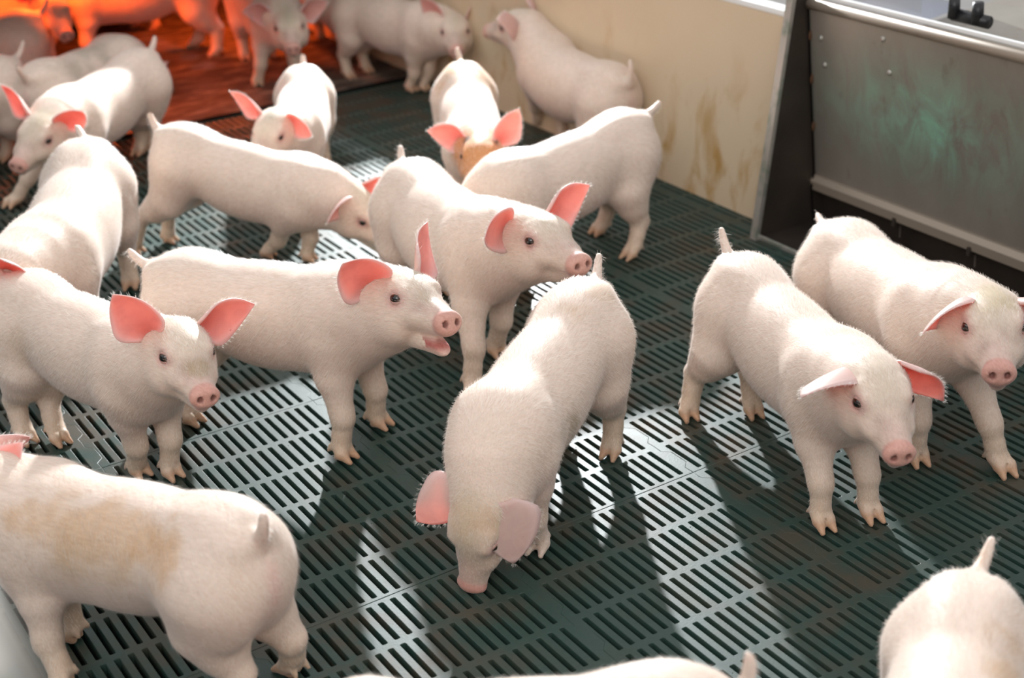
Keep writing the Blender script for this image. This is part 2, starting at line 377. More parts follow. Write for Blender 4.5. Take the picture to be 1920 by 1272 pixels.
def surface(F,xs,ys,zs,B=6):
    nx,ny,nz=[(len(a)-1)//B*B+1 for a in (xs,ys,zs)]
    xs,ys,zs=xs[:nx],ys[:ny],zs[:nz]
    cx=(xs[:-1:B]+xs[B::B])/2;cy=(ys[:-1:B]+ys[B::B])/2;cz=(zs[:-1:B]+zs[B::B])/2
    hx=(xs[B::B]-xs[:-1:B])/2;hy=(ys[B::B]-ys[:-1:B])/2;hz=(zs[B::B]-zs[:-1:B])/2
    G=np.stack(np.meshgrid(cx,cy,cz,indexing='ij'),-1)
    diag=np.sqrt(hx[:,None,None]**2+hy[None,:,None]**2+hz[None,None,:]**2)
    d=F(G.reshape(-1,3)).reshape(G.shape[:3])
    act=np.abs(d)<diag*1.5+.008
    D=np.full((nx,ny,nz),1.,np.float32)
    rep=np.repeat(np.repeat(np.repeat(np.sign(d),B,0),B,1),B,2)
    D[:-1,:-1,:-1]=rep
    need=np.zeros((nx,ny,nz),bool)
    ia,ja,ka=np.nonzero(act)
    for a in range(B+1):
        for b in range(B+1):
            for c in range(B+1): need[ia*B+a,ja*B+b,ka*B+c]=True
    I,J,K=np.nonzero(need)
    D[I,J,K]=F(np.stack([xs[I],ys[J],zs[K]],1))
    ins=D<0
    # cells
    s=np.zeros((nx-1,ny-1,nz-1),np.int8)
    for a in (0,1):
        for b in (0,1):
            for c in (0,1): s+=ins[a:nx-1+a,b:ny-1+b,c:nz-1+c]
    mix=(s>0)&(s<8)
    I,J,K=np.nonzero(mix); n=len(I)
    idx=np.full(mix.shape,-1,np.int64); idx[I,J,K]=np.arange(n)
    acc=np.zeros((n,3));cnt=np.zeros(n)
    cor=[(a,b,c) for a in (0,1) for b in (0,1) for c in (0,1)]
    def pos(a,b,c): return np.stack([xs[I+a],ys[J+b],zs[K+c]],1)
    for p in cor:
        for ax in range(3):
            if p[ax]==0:
                q=list(p);q[ax]=1
                d0=D[I+p[0],J+p[1],K+p[2]];d1=D[I+q[0],J+q[1],K+q[2]]
                m=(d0<0)!=(d1<0)
                t=np.where(m,d0/np.where(m,d0-d1,1),0)[:,None]
                x=pos(*p)*(1-t)+pos(*q)*t
                acc+=np.where(m[:,None],x,0);cnt+=m
    V=acc/cnt[:,None]
    Q=[]
    for ax in range(3):
        sl0=[slice(None)]*3;sl1=[slice(None)]*3
        sl0[ax]=slice(0,-1);sl1[ax]=slice(1,None)
        e=ins[tuple(sl0)]!=ins[tuple(sl1)]
        u,w=[(1,2),(2,0),(0,1)][ax]
        E_=np.stack(np.nonzero(e),1)
        lim=np.array(mix.shape)
        ok=(E_[:,u]>0)&(E_[:,w]>0)&(E_[:,u]<lim[u])&(E_[:,w]<lim[w])
        E_=E_[ok]
        f=ins[tuple(E_.T)]
        def cell(du,dw):
            c=E_.copy();c[:,u]-=du;c[:,w]-=dw
            return idx[c[:,0],c[:,1],c[:,2]]
        q=np.stack([cell(1,1),cell(0,1),cell(0,0),cell(1,0)],1)
        q=np.where(f[:,None],q,q[:,::-1])
        Q.append(q)
    Q=np.concatenate(Q); Q=Q[(Q>=0).all(1)]
    for _ in range(3):
        g=F.grad(V); dd=F(V)[:,None]; gg=(g*g).sum(1)[:,None]+1e-6
        st=-dd*g/gg; ln=np.linalg.norm(st,axis=1)[:,None]
        V=V+st*np.minimum(1,.004/(ln+1e-9))*.9
    return V,Q
def leg_points(top,hoof,fr,spec,side):
    """chain of points from the joint in the body down to the hoof; dx = forward offset"""
    top=np.array(top,float);hoof=np.array(hoof,float)
    ax=hoof-top; fw=fr@np.array([1,0,0.]); fw=fw-ax*(fw@ax)/(ax@ax); fw/=np.linalg.norm(fw)
    return [top+ax*t+fw*dx for t,dx in spec]
def pig_field(q):
    f=frames(q); F=Field()
    s=q['s']; M=Rz(rad(q['psi'])).T
    loc=lambda k: M@(np.array([q[k][0]-q['x'],q[k][1]-q['y'],0.]))/s
    Rp,op=f['pel'];Rc,oc=f['che'];Rm,om=f['mid'];Rn,on=f['nek'];Rh,oh=f['hed']
    P=lambda fr,p: f[fr][0]@np.array(p,float)+f[fr][1]
    fat=q.get('fat',1.0)
    W=lambda r: [r[0],r[1]*fat,r[2]]
    # torso
    F.cone(P('pel',[.0,0,.002]),P('che',[.0,0,-.002]),.071,.073,.03)
    F.ell(Rm,P('mid',[.0,0,-.016]),W([.165,.0785,.086]),.03)
    F.ell(Rp,P('pel',[-.004,0,-.002]),W([.088,.064,.078]),.035)
    for sy in (1,-1): F.ell(Rp,P('pel',[-.012,sy*.030,-.026]),W([.062,.041,.082]),.03)
    F.ell(Rm,P('mid',[.03,0,-.040]),W([.135,.068,.068]),.03)
    F.ell(Rc,P('che',[-.01,0,-.014]),W([.092,.070,.090]),.035)
    for sy in (1,-1):
        F.ell(Rc@Rx(-sy*.15),P('che',[.018,sy*.042,-.010]),[.052,.031,.080],.024)
        F.ell(Rc@Rx(-sy*.5),P('che',[.0,sy*.026,.052]),[.060,.020,.026],.018)
        F.ell(Rp,P('pel',[.0,sy*.020,.050]),[.080,.028,.026],.022)
    # neck
    F.cone(P('che',[.02,0,.006]),P('nek',[.055,0,-.010]),.076,.064,.035)
    F.cone(P('nek',[.03,0,-.004]),P('hed',[-.03,0,-.006]),.066,.053,.03)
    F.cone(P('che',[.04,0,-.03]),P('hed',[-.02,0,-.034]),.060,.038,.03)
    # head
    F.ell(Rh,P('hed',[-.012,0,-.002]),[.060,.050,.050],.025)
    for sy in (1,-1):
        F.ell(Rh,P('hed',[.002,sy*.026,-.030]),[.048,.030,.036],.016)
    F.ell(Rh@Ry(.35),P('hed',[.022,0,.012]),[.046,.037,.030],.018)
    F.cone(P('hed',[.03,0,-.010]),P('hed',[.110,0,-.034]),.0385,.0225,.022)
    jo=q.get('jaw',0)
    Rj=Rh@Ry(rad(jo))
    jb=P('hed',[.005,0,-.044])
    J=lambda p: Rj@np.array(p,float)+jb
    F.cone(J([0,0,0]),J([.095,0,-.012]),.029,.0115,.008 if jo else .012)
    if jo:
        F.cone(P('hed',[.055,0,-.060]),P('hed',[.13,0,-.079]),.0045,.0125,.006,True)
        F.cone(J([.03,0,-.006]),J([.088,0,-.014]),.012,.0105,.006)
    for sy in (1,-1):
        F.cone(P('hed',[.022,sy*.028,.022]),P('hed',[.046,sy*.030,.018]),.010,.007,.016)
        F.ell(Rh,P('hed',[.055,sy*.024,-.022]),[.03,.016,.014],.012)
        F.ell(Rh,P('hed',[.039,sy*.046,.009]),[.0125,.0115,.0095],.005,True)
    # snout disc and nostrils
    Rs=Rh@Ry(.24)
    F.ell(Rs,P('hed',[.120,0,-.0345]),[.0115,.0248,.0180],.007)
    F.ell(Rs,P('hed',[.1385,0,-.0345]),[.006,.0190,.0130],.005,True)
    for sy in (1,-1):
        F.ell(Rs@Rx(sy*.3),P('hed',[.130,sy*.0105,-.0355]),[.0115,.0044,.0062],.003,True)
    # legs
    rl=q.get('legr',1.0)
    H={}
    for k,sy in (('LF',1),('RF',-1)):
        h=loc(k); h[2]=.004
        top=P('che',[.020,sy*.040,-.030]); 
        c=leg_points(top,h,Rc,[(0,0),(.30,-.004),(.60,.004),(.66,.006),(.80,.0),(.885,-.003)],sy)
        R=[.044,.032,.0200,.0185,.0152,.0162]
        for i in range(5): F.cone(c[i],c[i+1],R[i]*rl,R[i+1]*rl,.022 if i==0 else .010)
        H[k]=(c,h,Rc)
    for k,sy in (('LH',1),('RH',-1)):
        h=loc(k); h[2]=.004
        top=P('pel',[-.006,sy*.038,-.02])
        c=leg_points(top,h,Rp,[(0,0),(.33,.014),(.48,-.002),(.64,-.026),(.79,-.019),(.89,-.010)],sy)
        R=[.056,.047,.034,.0205,.0152,.0162]
        for i in range(5): F.cone(c[i],c[i+1],R[i]*rl,R[i+1]*rl,.035 if i==0 else .014)
        H[k]=(c,h,Rp)
    for k,(c,h,R) in H.items():
        side=R@np.array([0,1,0.]); side[2]=0; side/=np.linalg.norm(side)
        fw=np.array([side[1],-side[0],0])
        fl=c[-1]
        for sg in (1,-1):
            tip=h+side*sg*.0115+fw*.021; tip[2]=.0045
            mid=h+side*sg*.0085+fw*.002; mid[2]=.016
            F.cone(fl+side*sg*.0055,mid,.0118,.0108,.008)
            F.cone(mid,tip,.0105,.0044,.004)
            heel=h+side*sg*.0075-fw*.008; heel[2]=.007
            F.cone(mid,heel,.009,.0062,.004)
            dw=fl-fw*.012+side*sg*.010; dw2=fl-fw*.019+side*sg*.013; dw2[2]=max(.016,fl[2]-.020)
            F.cone(dw,dw2,.0058,.0030,.003)
        F.cone(h+fw*.034+np.array([0,0,.001]),h+fw*.006+np.array([0,0,.018]),.0036,.0016,.003,True)
    # tail
    tb=P('pel',[-.080,0,.052]); td=Rp@sph(q['taz'],q['tel'],1)
    up=np.array([0,0,1.]); p=tb; tl=q.get('tl',1.0)
    curl=q.get('curl',.35); sdv=np.cross(td,up); sdv/=np.linalg.norm(sdv)+1e-6
    ang=0; n=7; rr=[.0125,.0098,.0085,.0076,.007,.0064,.0058,.005]
    nrm=np.cross(sdv,td)
    pts=[tb]
    for i in range(n):
        a=(i-n/2)*curl/n*2
        pts.append(pts[-1]+(td*cos(a)+nrm*sin(a))*.0085*tl)
    for i in range(n): F.cone(pts[i],pts[i+1],rr[i],rr[i+1],.014 if i==0 else .004)
    return F,f,H,(tb,pts)
def ear_mesh(base,dirn,facing,L,Wd,cup,curl,side,nu=15,nv=11,th=.0016):
    """leaf-shaped ear: grid u along its length, v across; facing = direction the hollow side looks"""
    d=dirn/np.linalg.norm(dirn); fc=facing-d*(facing@d); fc/=np.linalg.norm(fc); sd=np.cross(d,fc)
    V=[]
    for iu in range(nu):
        u=iu/(nu-1)
        prof=[.30,.55,.78,.93,1.0,1.01,.98,.92,.84,.74,.62,.49,.35,.19,.03]
        w=Wd*(1+.04*sin(9*u))*np.interp(u*14,range(15),prof)
        # centre line bends over by curl
        a=curl*u*u
        c=base+d*(L*(u-.08))*cos(a*.5)+fc*(L*u*sin(a*.9)*.75)
        dl=d*cos(a)+fc*sin(a); fl=fc*cos(a)-d*sin(a)
        cu=cup*(1.5-1.15*min(1,u*1.2))
        for iv in range(nv):
            v=(iv/(nv-1))*2-1
            th_=v*cu
            r=w/max(cu,.15)
            y=r*sin(th_); z=r*(1-cos(th_))
            asym=.18*w*(1-abs(v))*0
            V.append(c+sd*(y+side*.10*Wd*u*(1-u)*2)+fl*(z+asym))
    V=np.array(V).reshape(nu,nv,3)
    gu=np.gradient(V,axis=0);gv=np.gradient(V,axis=1)
    N=np.cross(gu,gv);N/=np.linalg.norm(N,axis=2)[...,None]+1e-9
    if (N[nu//2,nv//2]@fc)<0: N=-N
    tt=th*(1+2.5*(1-np.linspace(0,1,nu))**2)[:,None,None]*np.ones((1,nv,1))
    A=(V+N*tt*.5);Bk=(V-N*tt*.5)
    verts=np.concatenate([A.reshape(-1,3),Bk.reshape(-1,3)])
    n=nu*nv;Q=[]
    def id_(u,v,b): return b*n+u*nv+v
    flip=(np.cross(gu[nu//2,nv//2],gv[nu//2,nv//2])@N[nu//2,nv//2])<0
    for u in range(nu-1):
        for v in range(nv-1):
            qa=[id_(u,v,0),id_(u+1,v,0),id_(u+1,v+1,0),id_(u,v+1,0)]
            qb=[id_(u,v+1,1),id_(u+1,v+1,1),id_(u+1,v,1),id_(u,v,1)]
            if flip: qa=qa[::-1];qb=qb[::-1]
            Q+= [qa,qb]
    ring=[(u,0) for u in range(nu)]+[(nu-1,v) for v in range(1,nv)]+[(u,nv-1) for u in range(nu-2,-1,-1)]+[(0,v) for v in range(nv-2,0,-1)]
    for i in range(len(ring)):
        a=ring[i];b=ring[(i+1)%len(ring)]
        q=[id_(*a,0),id_(*a,1),id_(*b,1),id_(*b,0)]
        if flip: q=q[::-1]
        Q.append(q)
    uu=np.repeat(np.linspace(0,1,nu),nv);vv=np.tile(np.linspace(-1,1,nv),nu)
    inner=np.concatenate([np.ones(n),np.zeros(n)])
    return verts,np.array(Q),np.concatenate([uu,uu]),np.concatenate([vv,vv]),inner
# ---------------------------------------------------------------- piglet materials
def skin_mat(name, fur=False):
    m = Mat(name, (.8, .7, .62), .55)
    at = m.n('Attribute'); at.attribute_name = 'tint'
    co = m.coords()
    n1 = m.noise(9, 5, co, .6); n2 = m.noise(90, 4, m.coords((1, 1, 1.0)))
    c1 = m.mix(m.ramp(n1, [(.4, G3(0)), (.8, G3(.35))]), at.outputs['Color'], (.64, .52, .40))
    mul = m.mix(.12, c1, m.ramp(n2, [(.3, (.6, .5, .45)), (.7, (1, 1, 1))]), 'MULTIPLY')
    fib = m.noise(1, 4, m.coords((55, 420, 300)), .6)
    mul = m.mix(.55, mul, m.ramp(fib, [(.32, (.72, .66, .62)), (.62, (1, 1, 1))]), 'MULTIPLY')
    m.l(mul, m.b.inputs['Base Color'])
    m.set('Roughness', .5); m.set('Specular IOR Level', .35)
    m.set('Subsurface Weight', .18); m.set('Subsurface Radius', (.012, .004, .0025)); m.set('Subsurface Scale', .6)
    m.set('Sheen Weight', .25); m.set('Sheen Roughness', .4)
    m.bump(m.noise(420, 3, m.coords((.35, 1, 1))), .35, .0008)
    return m.m
mat_skin = skin_mat('piglet_skin')
me_ = Mat('piglet_ear', (.85, .55, .5), .5)
at = me_.n('Attribute'); at.attribute_name = 'tint'
tr = me_.n('BsdfTranslucent')
vein = me_.noise(28, 5, me_.coords((1, 1, 1)), .6, .8)
spots = me_.ramp(me_.noise(95, 3, me_.coords()), [(.74, G3(1)), (.79, (.40, .16, .10))])
me_.l(me_.mix(1, at.outputs['Color'], spots, 'MULTIPLY'), me_.b.inputs['Base Color'])
vt = me_.mix(1, at.outputs['Color'], me_.ramp(vein, [(.36, (.85, .20, .15)), (.60, (1.0, .46, .38))]), 'MULTIPLY')
me_.l(me_.mix(1, vt, spots, 'MULTIPLY'), tr.inputs['Color'])
mx = me_.n('MixShader'); mx.inputs[0].default_value = .42
out = me_.nt.nodes['Material Output']
me_.l(me_.b.outputs[0], mx.inputs[1]); me_.l(tr.outputs[0], mx.inputs[2]); me_.l(mx.outputs[0], out.inputs[0])
mat_ear = me_.m
mh = Mat('white_bristle', (.9, .86, .80), .4)
at = mh.n('Attribute'); at.attribute_name = 'tint'; mh.l(mh.mix(.50, at.outputs['Color'], (.97, .95, .92)), mh.b.inputs['Base Color'])
tr = mh.n('BsdfTranslucent'); tr.inputs['Color'].default_value = (.95, .92, .86, 1)
mx = mh.n('MixShader'); mx.inputs[0].default_value = .4
mh.l(mh.b.outputs[0], mx.inputs[1]); mh.l(tr.outputs[0], mx.inputs[2]); mh.l(mx.outputs[0], mh.nt.nodes['Material Output'].inputs[0])
mat_hair = mh.m
mat_sclera = Mat('eye_white', (.62, .48, .42), .2).m
mat_iris = Mat('eye_brown', (.035, .018, .010), .06, 0, .8).m
mat_pupil = Mat('eye_pupil', (.004, .004, .005), .05, 0, .8).m
CREAM = np.array([.80, .66, .565]); PINK = np.array([.77, .48, .42]); SNOUT = np.array([.62, .32, .27])
HOOF = np.array([.60, .36, .22]); TAN = np.array([.66, .50, .36]); GREY = np.array([.55, .49, .37])
def sm(a, b, x): t = np.clip((x-a)/(b-a), 0, 1); return t*t*(3-2*t)
def vnoise(P, sc_, seed=0):
    """cheap smooth 3d value noise"""
    p = P*sc_+seed*17.3; i = np.floor(p).astype(np.int64); f = p-i; f = f*f*(3-2*f); o = 0
    for a in (0, 1):
        for b in (0, 1):
            for c in (0, 1):
                h = (i[:, 0]+a)*374761393+(i[:, 1]+b)*668265263+(i[:, 2]+c)*2147483647+seed*1274126177
                h = (h ^ (h >> 13))*1274126177; h = (h ^ (h >> 16)) & 0xffff
                w_ = (f[:, 0] if a else 1-f[:, 0])*(f[:, 1] if b else 1-f[:, 1])*(f[:, 2] if c else 1-f[:, 2])
                o = o+w_*h/65535.
    return o
def tint_body(V, N, q, f, H, seed):
    n = len(V); col = np.tile(CREAM, (n, 1))
    def mixc(c, wgt): col[:] = col*(1-wgt[:, None])+np.asarray(c)*wgt[:, None]
    lo = lambda fr: (V-f[fr][1])@f[fr][0]
    hd = lo('hed'); pe = lo('pel'); z = V[:, 2]
    nz = vnoise(V, 22, seed); nz2 = vnoise(V, 60, seed+3)
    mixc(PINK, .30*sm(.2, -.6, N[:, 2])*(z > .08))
    # groin and under the tail
    mixc((.80, .50, .46), .55*np.exp(-(pe[:, 1]/.010)**2)*sm(-.055, -.075, pe[:, 0])*sm(.04, .0, pe[:, 2])*sm(-.12, -.03, pe[:, 2]))
    mixc((.72, .58, .46), .35*sm(-.05, .0, hd[:, 0])*(np.abs(hd[:, 1]) < .08)*(np.abs(hd[:, 2]) < .1)*(.6+.8*nz))
    mixc((.44, .32, .27), .62*sm(.045, .085, hd[:, 0])*sm(.135, .11, hd[:, 0])*(np.abs(hd[:, 1]) < .05)*sm(-.035, -.005, hd[:, 2])*(.4+1.1*nz2))
    # forehead grime, eye rims, snout
    inh = sm(-.055, -.02, hd[:, 0])
    mixc(GREY, q.get('fore', .45)*inh*np.exp(-(hd[:, 1]/.028)**2)*sm(.085, .05, hd[:, 0])*sm(.0, .02, hd[:, 2])*(.5+nz))
    for sy in (1, -1):
        d = np.linalg.norm((hd-[.039, sy*.038, .010])*[1, .8, 1.15], axis=1)
        mixc((.62, .36, .33), .75*sm(.026, .011, d))
    mixc((.72, .50, .45), .45*sm(.07, .105, hd[:, 0])*sm(.035, .0, abs(hd[:, 1]))*inh)
    mixc(SNOUT, sm(.106, .114, hd[:, 0]-.24*(hd[:, 2]+.0345))*(np.abs(hd[:, 1]) < .032)*(hd[:, 2] > -.060)*(hd[:, 2] < -.005)*.95)
    for sy in (1, -1):
        d = np.linalg.norm((hd-[.130, sy*.0105, -.0355])*[.3, 1, .8], axis=1)
        mixc((.22, .07, .06), .85*sm(.0060, .0038, d)*sm(.112, .12, hd[:, 0]))
    if q.get('jaw', 0):
        m_ = sm(.045, .06, hd[:, 0])*np.exp(-((hd[:, 2]+.060+(hd[:, 0]-.055)*.25)/.0095)**2)*(np.abs(hd[:, 1]) < .0165)
        mixc((.42, .10, .09), m_)
    # legs: tan towards the foot, orange hooves
    noth = sm(.03, -.03, hd[:, 0]) if True else 1; noth = np.maximum(noth, (np.abs(hd[:, 2]) > .16)*1.)
    zz_ = sm(.13, .03, z)*noth; mixc(TAN, zz_*(.45+.5*nz)); mixc(HOOF, .9*sm(.026, .014, z)*noth)
    mixc((.30, .24, .16), noth*q.get('legdirt', .15)*sm(.12, .07, z)*sm(.035, .06, z)*sm(.5, .75, nz2))
    for (fr, c, r, cc, amt, rag) in q.get('patch', []):
        p = lo(fr); d = np.sqrt((((p-c)/r)**2).sum(1)); d = d+(nz-.5)*rag+(nz2-.5)*rag*.6
        mixc(cc, amt*sm(1.15, .35, d))
    return np.clip(col, 0, 1)
def eye_parts(q, f, root, s, Mw):
    Rh, oh = f['hed']
    for sy in (1, -1):
        c = oh+Rh@np.array([.0365, sy*.0355, .010])
        ax = Rh@np.array([.52, sy*.84, .10]); ax /= np.linalg.norm(ax)
        bm = bmesh.new(); bmesh.ops.create_uvsphere(bm, u_segments=20, v_segments=14, radius=.0104)
        rot = Vector((0, 0, 1)).rotation_difference(Vector(ax)).to_matrix()
        for v in bm.verts:
            pass
            v.co = rot@v.co+Vector(c)
        for fa in bm.faces:
            d = (fa.calc_center_median()-Vector(c)).normalized().dot(Vector(ax))
            fa.material_index = 2 if d > .93 else (1 if d > .70 else 0); fa.smooth = True
        me = bpy.data.meshes.new('eye'); bm.to_mesh(me); bm.free()
        o = link_mesh('eye', me, [mat_sclera, mat_iris, mat_pupil], root)
def lid_geo(f, sy, close=0):
    """almond eyelid ring around the eyeball"""
    Rh, oh = f['hed']; c = oh+Rh@np.array([.0365, sy*.0355, .010])
    ax = Rh@np.array([.52, sy*.84, .10]); ax /= np.linalg.norm(ax)
    ux = Rh@np.array([.84, -sy*.52, -.22]); ux -= ax*(ux@ax); ux /= np.linalg.norm(ux); uy = np.cross(ax, ux)
    if uy[2] < 0: uy = -uy
    n = 28; V = []; rings = 5
    for r in range(rings):
        for k in range(n):
            t = 2*pi*k/n; ox, oy = cos(t), sin(t)
            w0 = .0094; h0 = (.0066 if oy > 0 else .0050)*(1-close)
            op = np.array([w0*ox, h0*oy*(1-.25*abs(ox)**3)])     # opening
            ou = np.array([.0168*ox, .0142*oy])                   # outer edge
            u = [0, .12, .4, .75, 1][r]; p = op*(1-u)+ou*u
            rad_ = [.0107, .0118, .0117, .0104, .0085][r]
            d2 = (p**2).sum(); h = math.sqrt(max(rad_**2-d2, 0)) if d2 < rad_**2 else -.0005*(r)
            if r >= 3: h = [0, 0, 0, -.0005, -.0075][r]
            V.append(c+ux*p[0]+uy*p[1]+ax*h)
    Q = []
    for r in range(rings-1):
        for k in range(n):
            q_ = [r*n+k, r*n+(k+1) % n, (r+1)*n+(k+1) % n, (r+1)*n+k]
            Q.append(q_ if True else q_[::-1])
    return np.array(V), np.array(Q)
def build_pig(name, q, label, seed, hairs=9000, res=1.0):
    F, f, H, tail = pig_field(q); s = q['s']
    key = None
    hx = f['hed'][1]
    xs = np.concatenate([np.arange(-.34, .19, .0058*res), np.arange(.19, .52, .0032*res)]).astype(np.float32)
    ys = np.arange(-.21, .21, .0044*res).astype(np.float32)
    ymin = min(-.13, hx[1]-.09, *[M_[1][1]-.03 for M_ in H.values()]); ymax = max(.13, hx[1]+.09, *[M_[1][1]+.03 for M_ in H.values()])
    xmin = min(-.34, *[M_[1][0]-.04 for M_ in H.values()]); xmax = max(.3, hx[0]+.17)
    zmax = max(.36, hx[2]+.09, tail[1][-1][2]+.02)
    xs = np.concatenate([np.arange(xmin, .19, .0058*res), np.arange(.19, xmax, .0032*res)]).astype(np.float32)
    ys = np.arange(ymin, ymax, .0042*res).astype(np.float32); zs = np.arange(-.012, zmax, .0042*res).astype(np.float32)
    V, Q = cached(name, q, lambda: surface(F, xs, ys, zs))
    V = V.astype(np.float64)
    N = F.grad(V); N = N/(np.linalg.norm(N, axis=1)[:, None]+1e-9)
    col = tint_body(V, N, q, f, H, seed)
    Vs = [V]; Qs = [Q]; Cs = [col]; mi = [np.zeros(len(Q), int)]; off = len(V)
    Rh = f['hed'][0]
    # eyelids
    for sy, kk in ((1, 'cl'), (-1, 'cr')):
        v, qd = lid_geo(f, sy, q.get(kk, 0)); Vs.append(v); Qs.append(qd+off); off += len(v)
        Cs.append(np.repeat(np.array([[.20,.09,.07],[.50,.27,.24],[.66,.42,.38],[.70,.48,.43],[.72,.5,.45]]), 28, 0)); mi.append(np.zeros(len(qd), int))
    # ears
    hair_src = [(V, N, col, None)]
    for sy, p in ((1, 'l'), (-1, 'r')):
        b = f['hed'][1]+Rh@(EARB*[1, sy, 1])+Rh@np.array([-.006, sy*.006, -.004])
        d = Rh@sph(q[p+'az'], q[p+'el'], sy)
        fz = q.get(p+'f', (35, -5))
        fc = Rh@sph(fz[0], fz[1], sy)
        L = q.get(p+'L', EARL); Wd = q.get(p+'W', .045)
        v, qd, uu, vv, inner = ear_mesh(b, d, fc, L*1.10, Wd, q.get(p+'c', .8), q.get(p+'b', .25), 1)
        cin = np.array([.90, .54, .48]); cout = np.array([.84, .68, .61])
        c = np.where(inner[:, None] > .5, cin, cout)
        wb = (.75*inner*sm(.62, .0, uu)*np.exp(-(vv/.55)**2))[:, None]
        c = c*(1-wb)+np.array([.50, .13, .10])*wb
        edge = np.maximum(sm(.66, 1, np.abs(vv)), sm(.86, 1, uu))*.75
        c = c*(1-edge[:, None])+np.array([.97, .93, .90])*edge[:, None]
        Vs.append(v); Qs.append(qd+off); off += len(v); Cs.append(c); mi.append(np.ones(len(qd), int))
        # fringe along the rim
        hair_src.append((v, None, c, (uu, vv, inner, b, d, sy)))
    # bristles: each a slim double quad laid along the coat
    rng = np.random.default_rng(seed); 
    a0 = V[Q[:, 0]]; e1 = V[Q[:, 1]]-a0; e2 = V[Q[:, 3]]-a0
    area = np.linalg.norm(np.cross(e1, e2), axis=1)
    fr = rng.choice(len(Q), hairs, p=area/area.sum()); uv = rng.random((hairs, 2))
    P0 = a0[fr]+e1[fr]*uv[:, :1]+e2[fr]*uv[:, 1:]; Nn = N[Q[fr, 0]]; cc = col[Q[fr, 0]]
    hd = (P0-f['hed'][1])@Rh
    keep = ~((hd[:, 0] > .108)) & (P0[:, 2] > .03)
    if q.get('jaw', 0): keep &= ~((hd[:, 0] > .04) & (np.abs(hd[:, 2]+.062) < .026))
    for sy in (1, -1): keep &= np.linalg.norm(hd-[.039, sy*.04, .010], axis=1) > .014
    P0, Nn, cc, hd = P0[keep], Nn[keep], cc[keep], hd[keep]
    flow = np.tile(np.array([-1, 0, -.35]), (len(P0), 1)).astype(float)
    flow[:, 2] -= .9*np.clip(np.abs(Nn[:, 1]), 0, 1)
    hh = sm(-.03, .03, hd[:, 0])[:, None]
    flow = flow*(1-hh)+hh*((Rh@np.array([-1, 0, .25]))+ (P0-(f['hed'][1]+Rh@np.array([.05, 0, -.02])))*6)
    lg = sm(.17, .12, P0[:, 2])[:, None]; flow = flow*(1-lg)+lg*np.array([-.3, 0, -1.])
    flow += rng.normal(0, .22, flow.shape)+ (vnoise(P0, 30, seed+5)-.5)[:, None]*np.array([0, .9, 0])
    T = flow-Nn*(flow*Nn).sum(1)[:, None]; T /= np.linalg.norm(T, axis=1)[:, None]+1e-6
    Ln = (.0085+.006*rng.random(len(P0)))*(1-.45*lg[:, 0])*(1-.3*hh[:, 0])
    lift = .16+.22*rng.random(len(P0))
    bu = np.cross(T, Nn); wd = .00019*q.get('hw', 1)
    p1 = P0+T*(Ln*.5)[:, None]+Nn*(Ln*.5*lift*1.2)[:, None]; p2 = P0+T*Ln[:, None]+Nn*(Ln*lift*.9)[:, None]
    hv = np.stack([P0-bu*wd, P0+bu*wd, p1+bu*wd*.8, p1-bu*wd*.8, p2+bu*wd*.25, p2-bu*wd*.25], 1)
    nh = len(P0); ids = np.arange(nh)[:, None]*6
    hq = np.concatenate([ids+[0, 1, 2, 3], ids+[3, 2, 4, 5]])
    Vs.append(hv.reshape(-1, 3)); Qs.append(hq+off); off += nh*6; Cs.append(np.repeat(cc, 6, 0)); mi.append(np.full(len(hq), 2))
    for v, _, c, info in hair_src[1:]:
        uu, vv, inner, b, d, sy = info
        rim = np.where((np.abs(vv) > .97) & (inner < .5) & (uu > .08))[0]
        rim = np.repeat(rim, 14 if hairs > 5000 else 5)
        ce = b+d*.045
        p = v[rim]+rng.normal(0, .0012, (len(rim), 3)); o_ = p-ce; o_ /= np.linalg.norm(o_, axis=1)[:, None]
        t_ = o_*.5+d*.7+rng.normal(0, .25, p.shape); t_ /= np.linalg.norm(t_, axis=1)[:, None]
        ln = (.003+.005*rng.random(len(p)))[:, None]
        bu = np.cross(t_, rng.normal(0, 1, p.shape)); bu /= np.linalg.norm(bu, axis=1)[:, None]
        w_ = wd*.6
        hv = np.stack([p-bu*w_, p+bu*w_, p+t_*ln*.6+bu*w_*.7, p+t_*ln*.6-bu*w_*.7, p+t_*ln+bu*w_*.2, p+t_*ln-bu*w_*.2], 1)
        nh = len(p); ids = np.arange(nh)[:, None]*6; hq = np.concatenate([ids+[0, 1, 2, 3], ids+[3, 2, 4, 5]])
        Vs.append(hv.reshape(-1, 3)); Qs.append(hq+off); off += nh*6; Cs.append(np.tile([.9, .86, .8], (nh*6, 1))); mi.append(np.full(len(hq), 2))
    V = np.concatenate(Vs); Q = np.concatenate(Qs); col = np.concatenate(Cs); mi = np.concatenate(mi)
    me = bpy.data.meshes.new('piglet')
    me.vertices.add(len(V)); me.vertices.foreach_set('co', V.astype(np.float32).ravel())
    me.loops.add(len(Q)*4); me.loops.foreach_set('vertex_index', Q.astype(np.int32).ravel())
    me.polygons.add(len(Q)); me.polygons.foreach_set('loop_start', np.arange(len(Q), dtype=np.int32)*4)
    me.polygons.foreach_set('material_index', mi.astype(np.int32)); me.polygons.foreach_set('use_smooth', np.ones(len(Q), bool))
    me.update(calc_edges=True)
    at = me.attributes.new('tint', 'FLOAT_COLOR', 'POINT')
    at.data.foreach_set('color', np.concatenate([col, np.ones((len(col), 1))], 1).astype(np.float32).ravel())
    o = link_mesh('piglet', me, [mat_skin, mat_ear, mat_hair])
    tag(o, label, 'pig', q.get('group', 'piglets standing in the pen'))
